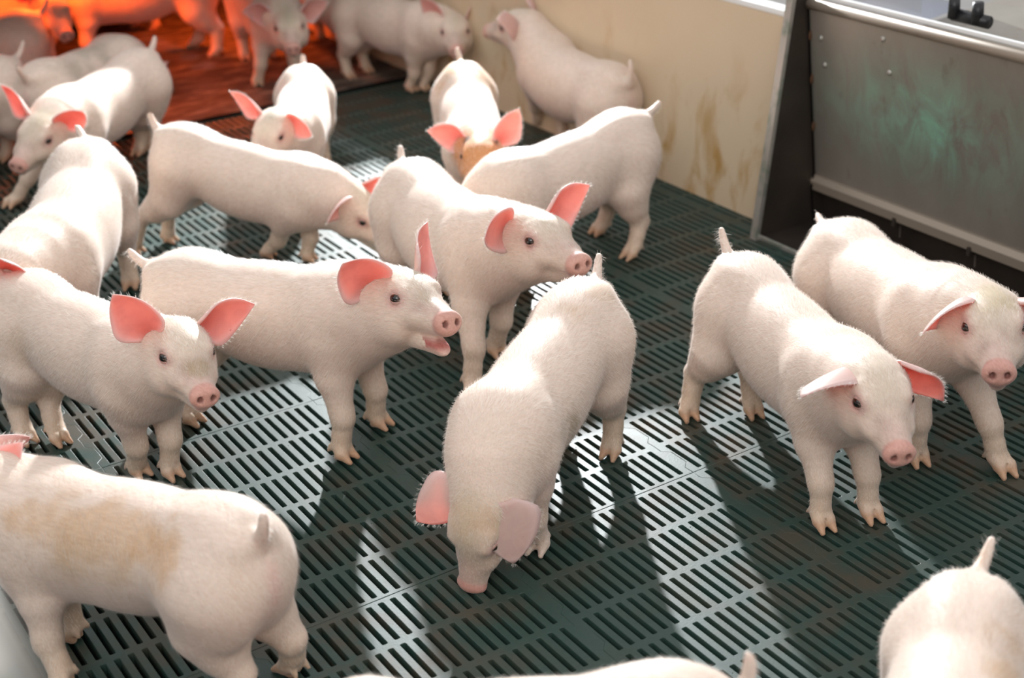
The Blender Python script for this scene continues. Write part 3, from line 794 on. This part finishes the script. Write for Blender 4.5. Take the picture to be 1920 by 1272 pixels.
    o.location = (q['x'], q['y'], q.get('z', 0)); o.rotation_euler = (0, 0, rad(q['psi'])); o.scale = (s, s, s)
    if q.get('eyes', 1): eye_parts(q, f, o, s, None)
    return o

def cached(name, q, fn): return fn()
PIGS = {
  'A': {'x': 1.518, 'y': 1.5096, 'psi': -105.7179, 's': 0.9477, 'tau': 0.8202, 'beta': 0.2709, 'ny': -10.6026, 'npi': -16.9007, 'hy': -3.7371, 'hp': -1.3291, 'hr': 2.2246, 'laz': 102.3072, 'lel': -36.568, 'raz': 56.9809, 'rel': 4.0469, 'taz': 179.0222, 'tel': 47.1803, 'LH': [1.5696, 1.6402], 'RH': [1.4717, 1.7007], 'LF': [1.494, 1.2858], 'RF': [1.4157, 1.3114], 'label': 'white piglet with drooping ears walking towards the camera, left of the pair before the feeder', 'hairs': 24000, 'res': 1.0, 'rf': [25, -50], 'lf': [25, -55], 'lb': 0.3, 'group': 'piglets on the slatted floor'},
  'B': {'x': 1.7705, 'y': 1.5295, 'psi': -108.6387, 's': 0.9985, 'tau': -7.3004, 'beta': 0.8608, 'ny': -2.4958, 'npi': -4.6584, 'hy': -24.5054, 'hp': -1.9685, 'hr': 0.6373, 'laz': 75.0, 'lel': 5.0, 'raz': 45.325, 'rel': -10.5061, 'taz': 172.8816, 'tel': 12.7884, 'LH': [1.8716, 1.6845], 'RH': [1.7867, 1.7138], 'LF': [1.766, 1.2533], 'RF': [1.6786, 1.3592], 'label': 'white piglet with yellowish forehead cut by the right picture edge, nearest the steel feeder', 'hairs': 24000, 'res': 1.0, 'rf': [20, -32], 'lf': [20, -50], 'patch': [['hed', [0.0, 0, 0.045], [0.055, 0.035, 0.03], [0.5, 0.4, 0.22], 0.65, 0.8]], 'group': 'piglets on the slatted floor'},
  'C': {'x': 1.1111, 'y': 1.6369, 'psi': -147.5392, 's': 0.9536, 'tau': 5.5335, 'beta': 4.6055, 'ny': 1.8272, 'npi': 58.0052, 'hy': -21.6942, 'hp': 57.4249, 'hr': -9.6076, 'laz': 17.3411, 'lel': -24.062, 'raz': 31.7902, 'rel': -2.6612, 'taz': 195.7255, 'tel': 29.9271, 'LH': [1.2821, 1.6763], 'RH': [1.2365, 1.7593], 'LF': [1.0245, 1.5207], 'RF': [0.9579, 1.5828], 'label': 'mud-stained piglet in the centre sniffing the slatted floor with its head down', 'hairs': 24000, 'res': 1.0, 'rf': [62, -62], 'lf': [-62, -62], 'legdirt': 0.2, 'patch': [['che', [-0.07, 0.075, -0.03], [0.03, 0.03, 0.055], [0.4, 0.3, 0.18], 0.75, 1.0], ['che', [-0.02, 0.075, 0.0], [0.03, 0.03, 0.03], [0.4, 0.3, 0.18], 0.4, 1.0], ['pel', [0.0, 0.02, 0.075], [0.07, 0.05, 0.03], [0.62, 0.42, 0.25], 0.4, 1.1], ['hed', [0, 0, 0.03], [0.06, 0.05, 0.04], [0.62, 0.42, 0.25], 0.55, 0.8], ['pel', [-0.02, 0.07, -0.02], [0.05, 0.03, 0.05], [0.62, 0.42, 0.25], 0.3, 1.0]], 'rW': 0.042, 'lW': 0.052, 'lc': 0.5, 'rc': 0.6, 'lb': 0.1, 'group': 'piglets on the slatted floor'},
  'D': {'x': 1.3119, 'y': 2.2556, 'psi': -96.1934, 's': 1.0132, 'tau': -3.5447, 'beta': 12.0161, 'ny': 6.6679, 'npi': -10.7059, 'hy': -8.0128, 'hp': -11.6915, 'hr': 0.7246, 'laz': 98.345, 'lel': 22.4443, 'raz': 61.8328, 'rel': 3.3877, 'taz': 164.6291, 'tel': 30.8704, 'LH': [1.395, 2.4245], 'RH': [1.3059, 2.4438], 'LF': [1.3343, 2.1137], 'RF': [1.2119, 2.002], 'label': 'white piglet holding its snout just over the rump of the floor-sniffing piglet', 'hairs': 24000, 'res': 1.0, 'group': 'piglets on the slatted floor'},
  'E': {'x': 0.8856, 'y': 2.1345, 'psi': -60.2558, 's': 0.9978, 'tau': -5.1987, 'beta': -4.3779, 'ny': -11.7557, 'npi': -10.7644, 'hy': -11.3272, 'hp': -15.1681, 'hr': -9.0047, 'laz': 134.7298, 'lel': 58.7482, 'raz': 59.6414, 'rel': 34.6869, 'taz': 166.9144, 'tel': 25.8585, 'LH': [0.7455, 2.2112], 'RH': [0.7524, 2.2634], 'LF': [1.0137, 2.0011], 'RF': [0.9088, 1.9377], 'label': 'squealing piglet with open mouth and red backlit ears, left of the floor-sniffing piglet', 'hairs': 24000, 'res': 1.0, 'jaw': 12, 'patch': [['che', [0.02, -0.05, -0.172], [0.03, 0.03, 0.022], [0.14, 0.11, 0.07], 0.8, 0.6], ['hed', [-0.0, 0, 0.05], [0.05, 0.045, 0.03], [0.5, 0.43, 0.28], 0.5, 0.7], ['hed', [0.06, 0, 0.0], [0.05, 0.03, 0.02], [0.45, 0.38, 0.26], 0.45, 0.8]], 'rW': 0.05, 'group': 'piglets on the slatted floor'},
  'F': {'x': 0.5894, 'y': 2.2194, 'psi': -73.5488, 's': 0.9353, 'tau': -0.352, 'beta': -1.2351, 'ny': -7.6481, 'npi': -22.0271, 'hy': -11.994, 'hp': -4.4858, 'hr': -6.9921, 'laz': 104.8356, 'lel': 15.2716, 'raz': 83.5845, 'rel': 58.2059, 'taz': 180.0, 'tel': 50.0, 'LH': [0.5281, 2.2848], 'RH': [0.4814, 2.3238], 'LF': [0.6464, 2.0596], 'RF': [0.6042, 2.0968], 'label': 'white piglet at the left looking at the camera with two wide red backlit ears', 'hairs': 24000, 'res': 1.0, 'patch': [['hed', [0.085, 0, 0.0], [0.035, 0.03, 0.018], [0.34, 0.25, 0.14], 0.75, 0.8], ['mid', [-0.12, -0.07, 0.0], [0.05, 0.03, 0.05], [0.62, 0.42, 0.25], 0.3, 1]], 'rW': 0.05, 'lW': 0.046, 'group': 'piglets on the slatted floor'},
  'G': {'x': 0.4459, 'y': 1.5961, 'psi': 119.0014, 's': 0.9718, 'tau': 4.9362, 'beta': 15.0778, 'ny': -2.9616, 'npi': -7.0134, 'hy': 29.4472, 'hp': -55.4446, 'hr': 12.8311, 'laz': 108.2075, 'lel': 81.5736, 'raz': 124.3936, 'rel': 40.0153, 'taz': 159.221, 'tel': 58.9747, 'LH': [0.4932, 1.4568], 'RH': [0.5861, 1.4804], 'LF': [0.3219, 1.6318], 'RF': [0.3647, 1.7275], 'label': 'tan-stained piglet seen from behind, the largest, filling the bottom left corner', 'hairs': 24000, 'res': 1.0, 'patch': [['mid', [0, 0.06, 0.045], [0.19, 0.045, 0.045], [0.6, 0.37, 0.18], 0.6, 1.1], ['pel', [0.03, 0.07, 0.02], [0.05, 0.03, 0.06], [0.64, 0.38, 0.18], 0.5, 1.1], ['mid', [0.06, 0.07, 0], [0.1, 0.03, 0.06], [0.62, 0.42, 0.25], 0.35, 1.0]], 'group': 'piglets on the slatted floor'},
  'H': {'x': 0.6179502379375619, 'y': 0.976309263716485, 'psi': 148, 's': 0.97, 'tau': 2, 'beta': 4, 'ny': 0.0, 'npi': 60, 'hy': 0.0, 'hp': 62, 'hr': 0.0, 'laz': 105.0, 'lel': 40.0, 'raz': 105.0, 'rel': 40.0, 'taz': 180, 'tel': 80, 'LH': [0.7403183512111634, 0.8426550275177808], 'RH': [0.808172652907219, 0.9146352591188299], 'LF': [0.4549761309975878, 1.0266756509913124], 'RF': [0.5176902158305813, 1.0904298160596442], 'label': 'pale piglet showing only its arched back and tail tip at the bottom edge', 'hairs': 18000, 'res': 1.25, 'group': 'piglets on the slatted floor'},
  'I': {'x': 1.0078, 'y': 0.7334, 'psi': -142.3426, 's': 0.9597, 'tau': -3.6509, 'beta': 5.6632, 'ny': 0.0, 'npi': -25.0, 'hy': 0.0, 'hp': 5.0, 'hr': 0.0, 'laz': 105.0, 'lel': 40.0, 'raz': 105.0, 'rel': 40.0, 'taz': 167.0229, 'tel': 31.061, 'LH': [1.1744, 0.7968], 'RH': [1.1251, 0.8677], 'LF': [0.9157, 0.598], 'RF': [0.8597, 0.6637], 'label': 'piglet with upright tail showing only its rump in the bottom right corner', 'hairs': 18000, 'res': 1.25, 'patch': [['mid', [-0.05, 0.05, 0.05], [0.09, 0.05, 0.05], [0.6, 0.37, 0.18], 0.6, 0.9], ['pel', [-0.1, 0, 0.08], [0.03, 0.012, 0.03], [0.62, 0.36, 0.18], 0.5, 0.3]], 'group': 'piglets on the slatted floor'},
  'J': {'x': 0.7405, 'y': 2.7261, 'psi': -122.0117, 's': 1.0317, 'tau': 5.4569, 'beta': -7.6795, 'ny': -19.6414, 'npi': -3.7189, 'hy': -29.4971, 'hp': 19.9503, 'hr': -0.5386, 'laz': 96.6843, 'lel': 43.6434, 'raz': 105.0, 'rel': 40.0, 'taz': 208.0462, 'tel': 19.0602, 'LH': [0.8733, 2.8578], 'RH': [0.7863, 2.9102], 'LF': [0.6788, 2.5614], 'RF': [0.6035, 2.6158], 'label': 'white piglet with its back turned at the left edge, behind the wide-eared piglet', 'hairs': 18000, 'res': 1.25, 'patch': [['che', [0.05, -0.06, 0.02], [0.05, 0.03, 0.05], [0.8, 0.46, 0.42], 0.4, 0.8]], 'group': 'piglets on the slatted floor'},
  'K': {'x': 1.1587, 'y': 2.8515, 'psi': -51.9903, 's': 0.887, 'tau': 9.411, 'beta': 0.0916, 'ny': 2.0403, 'npi': 22.0428, 'hy': -6.3857, 'hp': 22.3421, 'hr': 5.0155, 'laz': 76.435, 'lel': -14.6546, 'raz': 89.0508, 'rel': -4.276, 'taz': 178.2677, 'tel': 62.7481, 'LH': [1.0387, 3.0547], 'RH': [0.9517, 3.041], 'LF': [1.2491, 2.7556], 'RF': [1.1843, 2.8359], 'label': 'white piglet standing side-on with lowered head, directly behind the squealing piglet', 'hairs': 18000, 'res': 1.25, 'group': 'piglets on the slatted floor'},
  'L': {'x': 1.4795, 'y': 3.2115, 'psi': -121.7395, 's': 0.8327, 'tau': 3.8826, 'beta': -6.3783, 'ny': -18.9346, 'npi': -18.8881, 'hy': 6.3202, 'hp': 6.3756, 'hr': -8.3572, 'laz': 66.9135, 'lel': -1.7831, 'raz': 99.6043, 'rel': 32.5235, 'taz': 180.0, 'tel': 50.0, 'LH': [1.5836, 3.3245], 'RH': [1.5178, 3.3603], 'LF': [1.4317, 3.0776], 'RF': [1.3703, 3.1205], 'label': 'white piglet with one ear raised, just before the edge of the rubber mat', 'hairs': 7000, 'res': 1.25, 'patch': [['hed', [-0.02, 0, 0.05], [0.04, 0.03, 0.02], [0.4, 0.36, 0.26], 0.6, 0.8]], 'group': 'piglets on the slatted floor'},
  'M': {'x': 1.0977, 'y': 3.5761, 'psi': -143.019, 's': 0.9361, 'tau': 2.37, 'beta': 3.0477, 'ny': 5.3212, 'npi': 7.414, 'hy': 0.1299, 'hp': 2.0514, 'hr': -12.0198, 'laz': 76.5108, 'lel': 45.5649, 'raz': 101.261, 'rel': 44.671, 'taz': 188.8584, 'tel': 35.4154, 'LH': [1.2455, 3.7426], 'RH': [1.2101, 3.7079], 'LF': [1.0031, 3.447], 'RF': [0.8085, 3.5245], 'label': 'white piglet near the left edge facing left with upright pink ears', 'hairs': 7000, 'res': 1.25, 'patch': [['pel', [-0.04, 0.07, 0.0], [0.012, 0.02, 0.014], [0.12, 0.1, 0.08], 0.8, 0.3], ['hed', [0, 0, 0.04], [0.05, 0.04, 0.03], [0.55, 0.47, 0.33], 0.5, 0.8]], 'group': 'piglets on the slatted floor'},
  'N': {'x': 1.1211, 'y': 3.7988, 'psi': 35.2401, 's': 0.9474, 'tau': 1.1961, 'beta': -0.2623, 'ny': 0.0, 'npi': 62, 'hy': 0.0, 'hp': 60, 'hr': 0.0, 'laz': 105.0, 'lel': -20, 'raz': 105.0, 'rel': -20, 'taz': 193.4375, 'tel': 52.3852, 'LH': [0.9575, 3.7349], 'RH': [1.0069, 3.6654], 'LF': [1.2244, 3.9235], 'RF': [1.2735, 3.8538], 'label': 'grey-backed shaded piglet right behind the left-facing piglet with upright pink ears', 'hairs': 1500, 'res': 1.25, 'patch': [['mid', [-0.05, -0.03, 0.05], [0.14, 0.06, 0.06], [0.42, 0.38, 0.3], 0.6, 0.8]], 'group': 'piglets on the slatted floor', 'z': 0.0012, 'lL': 0.05, 'rL': 0.05},
  'O': {'x': 0.7579, 'y': 3.7782, 'psi': 202.9719, 's': 0.9503, 'tau': 0.8934, 'beta': -0.4471, 'ny': 0.0, 'npi': -25.0, 'hy': 0.0, 'hp': 5.0, 'hr': 0.0, 'laz': 105.0, 'lel': 40.0, 'raz': 105.0, 'rel': 40.0, 'taz': 180.0, 'tel': 50.0, 'LH': [0.9318, 3.8062], 'RH': [0.8981, 3.8848], 'LF': [0.6298, 3.6781], 'RF': [0.5968, 3.757], 'label': 'shaded piglet rump cut by the left picture edge, beside the grey-backed piglet', 'hairs': 1500, 'res': 1.25, 'group': 'piglets on the slatted floor', 'z': 0.0012},
  'Q': {'x': 1.7641, 'y': 2.8747, 'psi': -117.2054, 's': 0.8871, 'tau': 7.4169, 'beta': -0.4157, 'ny': 0.0603, 'npi': -6.7113, 'hy': -14.6909, 'hp': -11.1618, 'hr': 1.8583, 'laz': 99.3226, 'lel': 63.7384, 'raz': 104.3797, 'rel': 14.4745, 'taz': 186.5248, 'tel': 33.0215, 'LH': [1.871, 2.9967], 'RH': [1.7999, 3.0329], 'LF': [1.7326, 2.7273], 'RF': [1.6617, 2.764], 'label': 'orange-faced piglet with black spots by its ears and tan rump', 'hairs': 7000, 'res': 1.25, 'patch': [['hed', [0.03, 0, 0.0], [0.17, 0.13, 0.13], [0.58, 0.24, 0.07], 0.97, 0.3], ['pel', [-0.03, 0.02, 0.04], [0.13, 0.1, 0.09], [0.6, 0.36, 0.18], 0.9, 0.8], ['hed', [-0.005, -0.032, 0.032], [0.02, 0.015, 0.022], [0.03, 0.025, 0.02], 0.95, 0.4], ['hed', [-0.012, 0.036, 0.032], [0.022, 0.014, 0.02], [0.03, 0.025, 0.02], 0.95, 0.4], ['hed', [0.03, -0.034, 0.018], [0.008, 0.008, 0.012], [0.03, 0.025, 0.02], 0.9, 0.3], ['hed', [-0.03, 0.0, 0.05], [0.02, 0.008, 0.01], [0.03, 0.025, 0.02], 0.7, 0.5]], 'group': 'piglets on the slatted floor'},
  'R': {'x': 1.7091, 'y': 2.3911, 'psi': 184.016, 's': 0.9647, 'tau': 3.9648, 'beta': -4.7782, 'ny': -36.2126, 'npi': 63.7501, 'hy': -36.3457, 'hp': 38.9585, 'hr': -6.0071, 'laz': 105.0, 'lel': 40.0, 'raz': 105.0, 'rel': 40.0, 'taz': 186.1368, 'tel': 16.2034, 'LH': [1.8328, 2.3291], 'RH': [1.8609, 2.4852], 'LF': [1.5515, 2.3432], 'RF': [1.549, 2.43], 'label': 'white piglet with its head hidden and its tail pointing at the yellowed wall', 'hairs': 18000, 'res': 1.25, 'group': 'piglets on the slatted floor'},
  'S': {'x': 2.1173, 'y': 2.9576, 'psi': 85.3895, 's': 0.9454, 'tau': -3.007, 'beta': -19.7749, 'ny': 15.0945, 'npi': -20.138, 'hy': 22.5841, 'hp': 0.3187, 'hr': -15.2381, 'laz': 89.853, 'lel': 43.4841, 'raz': 69.4522, 'rel': 4.065, 'taz': 180.5227, 'tel': 91.0985, 'LH': [2.0906, 2.784], 'RH': [2.1753, 2.7918], 'LF': [2.2166, 3.2417], 'RF': [2.1975, 3.0977], 'label': 'white piglet against the yellowed wall raising its snout towards the face of another', 'hairs': 7000, 'res': 1.25, 'group': 'piglets on the slatted floor'},
  'T': {'x': 2.1003, 'y': 3.8605, 'psi': -73.6772, 's': 0.9008, 'tau': 3.2264, 'beta': 0.5648, 'ny': -10.6486, 'npi': 2.5544, 'hy': -36.6448, 'hp': -3.6152, 'hr': 3.1364, 'laz': 116.9775, 'lel': 36.9278, 'raz': 106.5548, 'rel': 54.7862, 'taz': 180.0, 'tel': 50.0, 'LH': [2.0946, 4.0268], 'RH': [2.0167, 4.0044], 'LF': [2.1357, 3.7423], 'RF': [2.0979, 3.7585], 'label': 'piglet at the top centre facing the camera, beside the piglet raising its snout', 'hairs': 7000, 'res': 1.25, 'group': 'piglets on the slatted floor', 'z': 0.0012},
  'U': {'x': 1.8553, 'y': 4.2408, 'psi': -100.8381, 's': 0.9623, 'tau': 2.5838, 'beta': 0.0509, 'ny': 0.7051, 'npi': 10.6559, 'hy': -12.5163, 'hp': -0.599, 'hr': 2.8186, 'laz': 124.575, 'lel': 8.6112, 'raz': 123.4579, 'rel': 8.035, 'taz': 180.0, 'tel': 50.0, 'LH': [1.9304, 4.4022], 'RH': [1.8453, 4.4185], 'LF': [1.8681, 4.0768], 'RF': [1.7504, 4.1128], 'label': 'yellow-faced piglet staring at the camera from the front of the red-lit mat', 'hairs': 4000, 'res': 1.25, 'fore': 0.9, 'group': 'piglets in the red-lit creep', 'z': 0.0028},
  'X': {'x': 2.0922, 'y': 4.3606, 'psi': 86.2199, 's': 0.9003, 'tau': 0.0234, 'beta': -18.9899, 'ny': 0.0, 'npi': -25.0, 'hy': 0.0, 'hp': 5.0, 'hr': 0.0, 'laz': 105.0, 'lel': 40.0, 'raz': 105.0, 'rel': 40.0, 'taz': 180.0, 'tel': 50.0, 'LH': [2.1854, 4.2053], 'RH': [2.2518, 4.1936], 'LF': [2.0869, 4.5145], 'RF': [2.1657, 4.4959], 'label': 'piglet at the top edge showing only its two hind legs before the wall', 'hairs': 1500, 'res': 1.35, 'group': 'piglets in the red-lit creep', 'z': 0.0028},
  'W': {'x': 1.1669, 'y': 4.7306, 'psi': -74.7305, 's': 1.0026, 'tau': -1.8466, 'beta': 0.0892, 'ny': -3.4467, 'npi': -0.9428, 'hy': -11.1404, 'hp': 16.7548, 'hr': -2.5928, 'laz': 105.0, 'lel': 40.0, 'raz': 105.0, 'rel': 40.0, 'taz': 180.0, 'tel': 50.0, 'LH': [1.163, 4.9168], 'RH': [1.0759, 4.8931], 'LF': [1.2541, 4.5831], 'RF': [1.167, 4.5593], 'label': 'red-lit piglet in the top left corner with its face turned to the right', 'hairs': 1500, 'res': 1.35, 'group': 'piglets in the red-lit creep', 'z': 0.0028},
  'Z': {'x': 0.9507, 'y': 4.3139, 'psi': 187.4294, 's': 0.9495, 'tau': 0.164, 'beta': -0.2051, 'ny': 0.0, 'npi': -25.0, 'hy': 0.0, 'hp': 5.0, 'hr': 0.0, 'laz': 105.0, 'lel': 40.0, 'raz': 105.0, 'rel': 40.0, 'taz': 180.0, 'tel': 50.0, 'LH': [1.1258, 4.294], 'RH': [1.1146, 4.3787], 'LF': [0.8008, 4.2516], 'RF': [0.7899, 4.3363], 'label': 'dim red-lit piglet in the top left corner, lowest and nearest to the left edge', 'hairs': 1500, 'res': 1.35, 'group': 'piglets in the red-lit creep', 'z': 0.0028},
  'P': {'x': 1.55, 'y': 5.05, 'psi': 175.2918, 's': 0.9508, 'tau': 0.7209, 'beta': -0.7585, 'ny': 0.0, 'npi': -25.0, 'hy': 0.0, 'hp': 5.0, 'hr': 0.0, 'laz': 105.0, 'lel': 40.0, 'raz': 105.0, 'rel': 40.0, 'taz': 180.0, 'tel': 50.0, 'LH': [1.7506, 4.989], 'RH': [1.7195, 5.0792], 'LF': [1.3899, 5.0213], 'RF': [1.3975, 5.1065], 'label': 'dark shaded piglet seen between the legs of the side-on red-lit piglet', 'hairs': 1500, 'res': 1.35, 'group': 'piglets in the red-lit creep', 'z': 0.0028},
  'V': {'x': 1.6, 'y': 4.66, 'psi': 161.2301, 's': 1.1018, 'tau': -0.0498, 'beta': -1.1778, 'ny': 0.0, 'npi': -25.0, 'hy': 0.0, 'hp': 5.0, 'hr': 0.0, 'laz': 105.0, 'lel': 40.0, 'raz': 105.0, 'rel': 40.0, 'taz': 180.0, 'tel': 50.0, 'LH': [1.7842, 4.519], 'RH': [1.7759, 4.679799999999999], 'LF': [1.4120000000000001, 4.6735], 'RF': [1.4449, 4.7671], 'label': 'red-lit piglet standing side-on on the mat, cut by the top picture edge', 'hairs': 4000, 'res': 1.25, 'group': 'piglets in the red-lit creep', 'z': 0.0028},
}

for i_, (n_, q_) in enumerate(PIGS.items()):
    if 'like' in q_:
        b_ = dict(PIGS[q_['like']]); dx, dy = q_['x']-b_['x'], q_['y']-b_['y']; a_ = rad(q_['psi']-b_['psi']); k_ = q_['s']/b_['s']
        for h_ in ('LH', 'RH', 'LF', 'RF'):
            u_, v_ = b_[h_][0]-b_['x'], b_[h_][1]-b_['y']
            b_[h_] = [q_['x']+(u_*cos(a_)-v_*sin(a_))*k_, q_['y']+(u_*sin(a_)+v_*cos(a_))*k_]
        b_.update(q_); b_.pop('like'); q_ = b_
    build_pig(n_, q_, q_['label'], i_+1, q_.get('hairs', 9000), q_.get('res', 1.0))
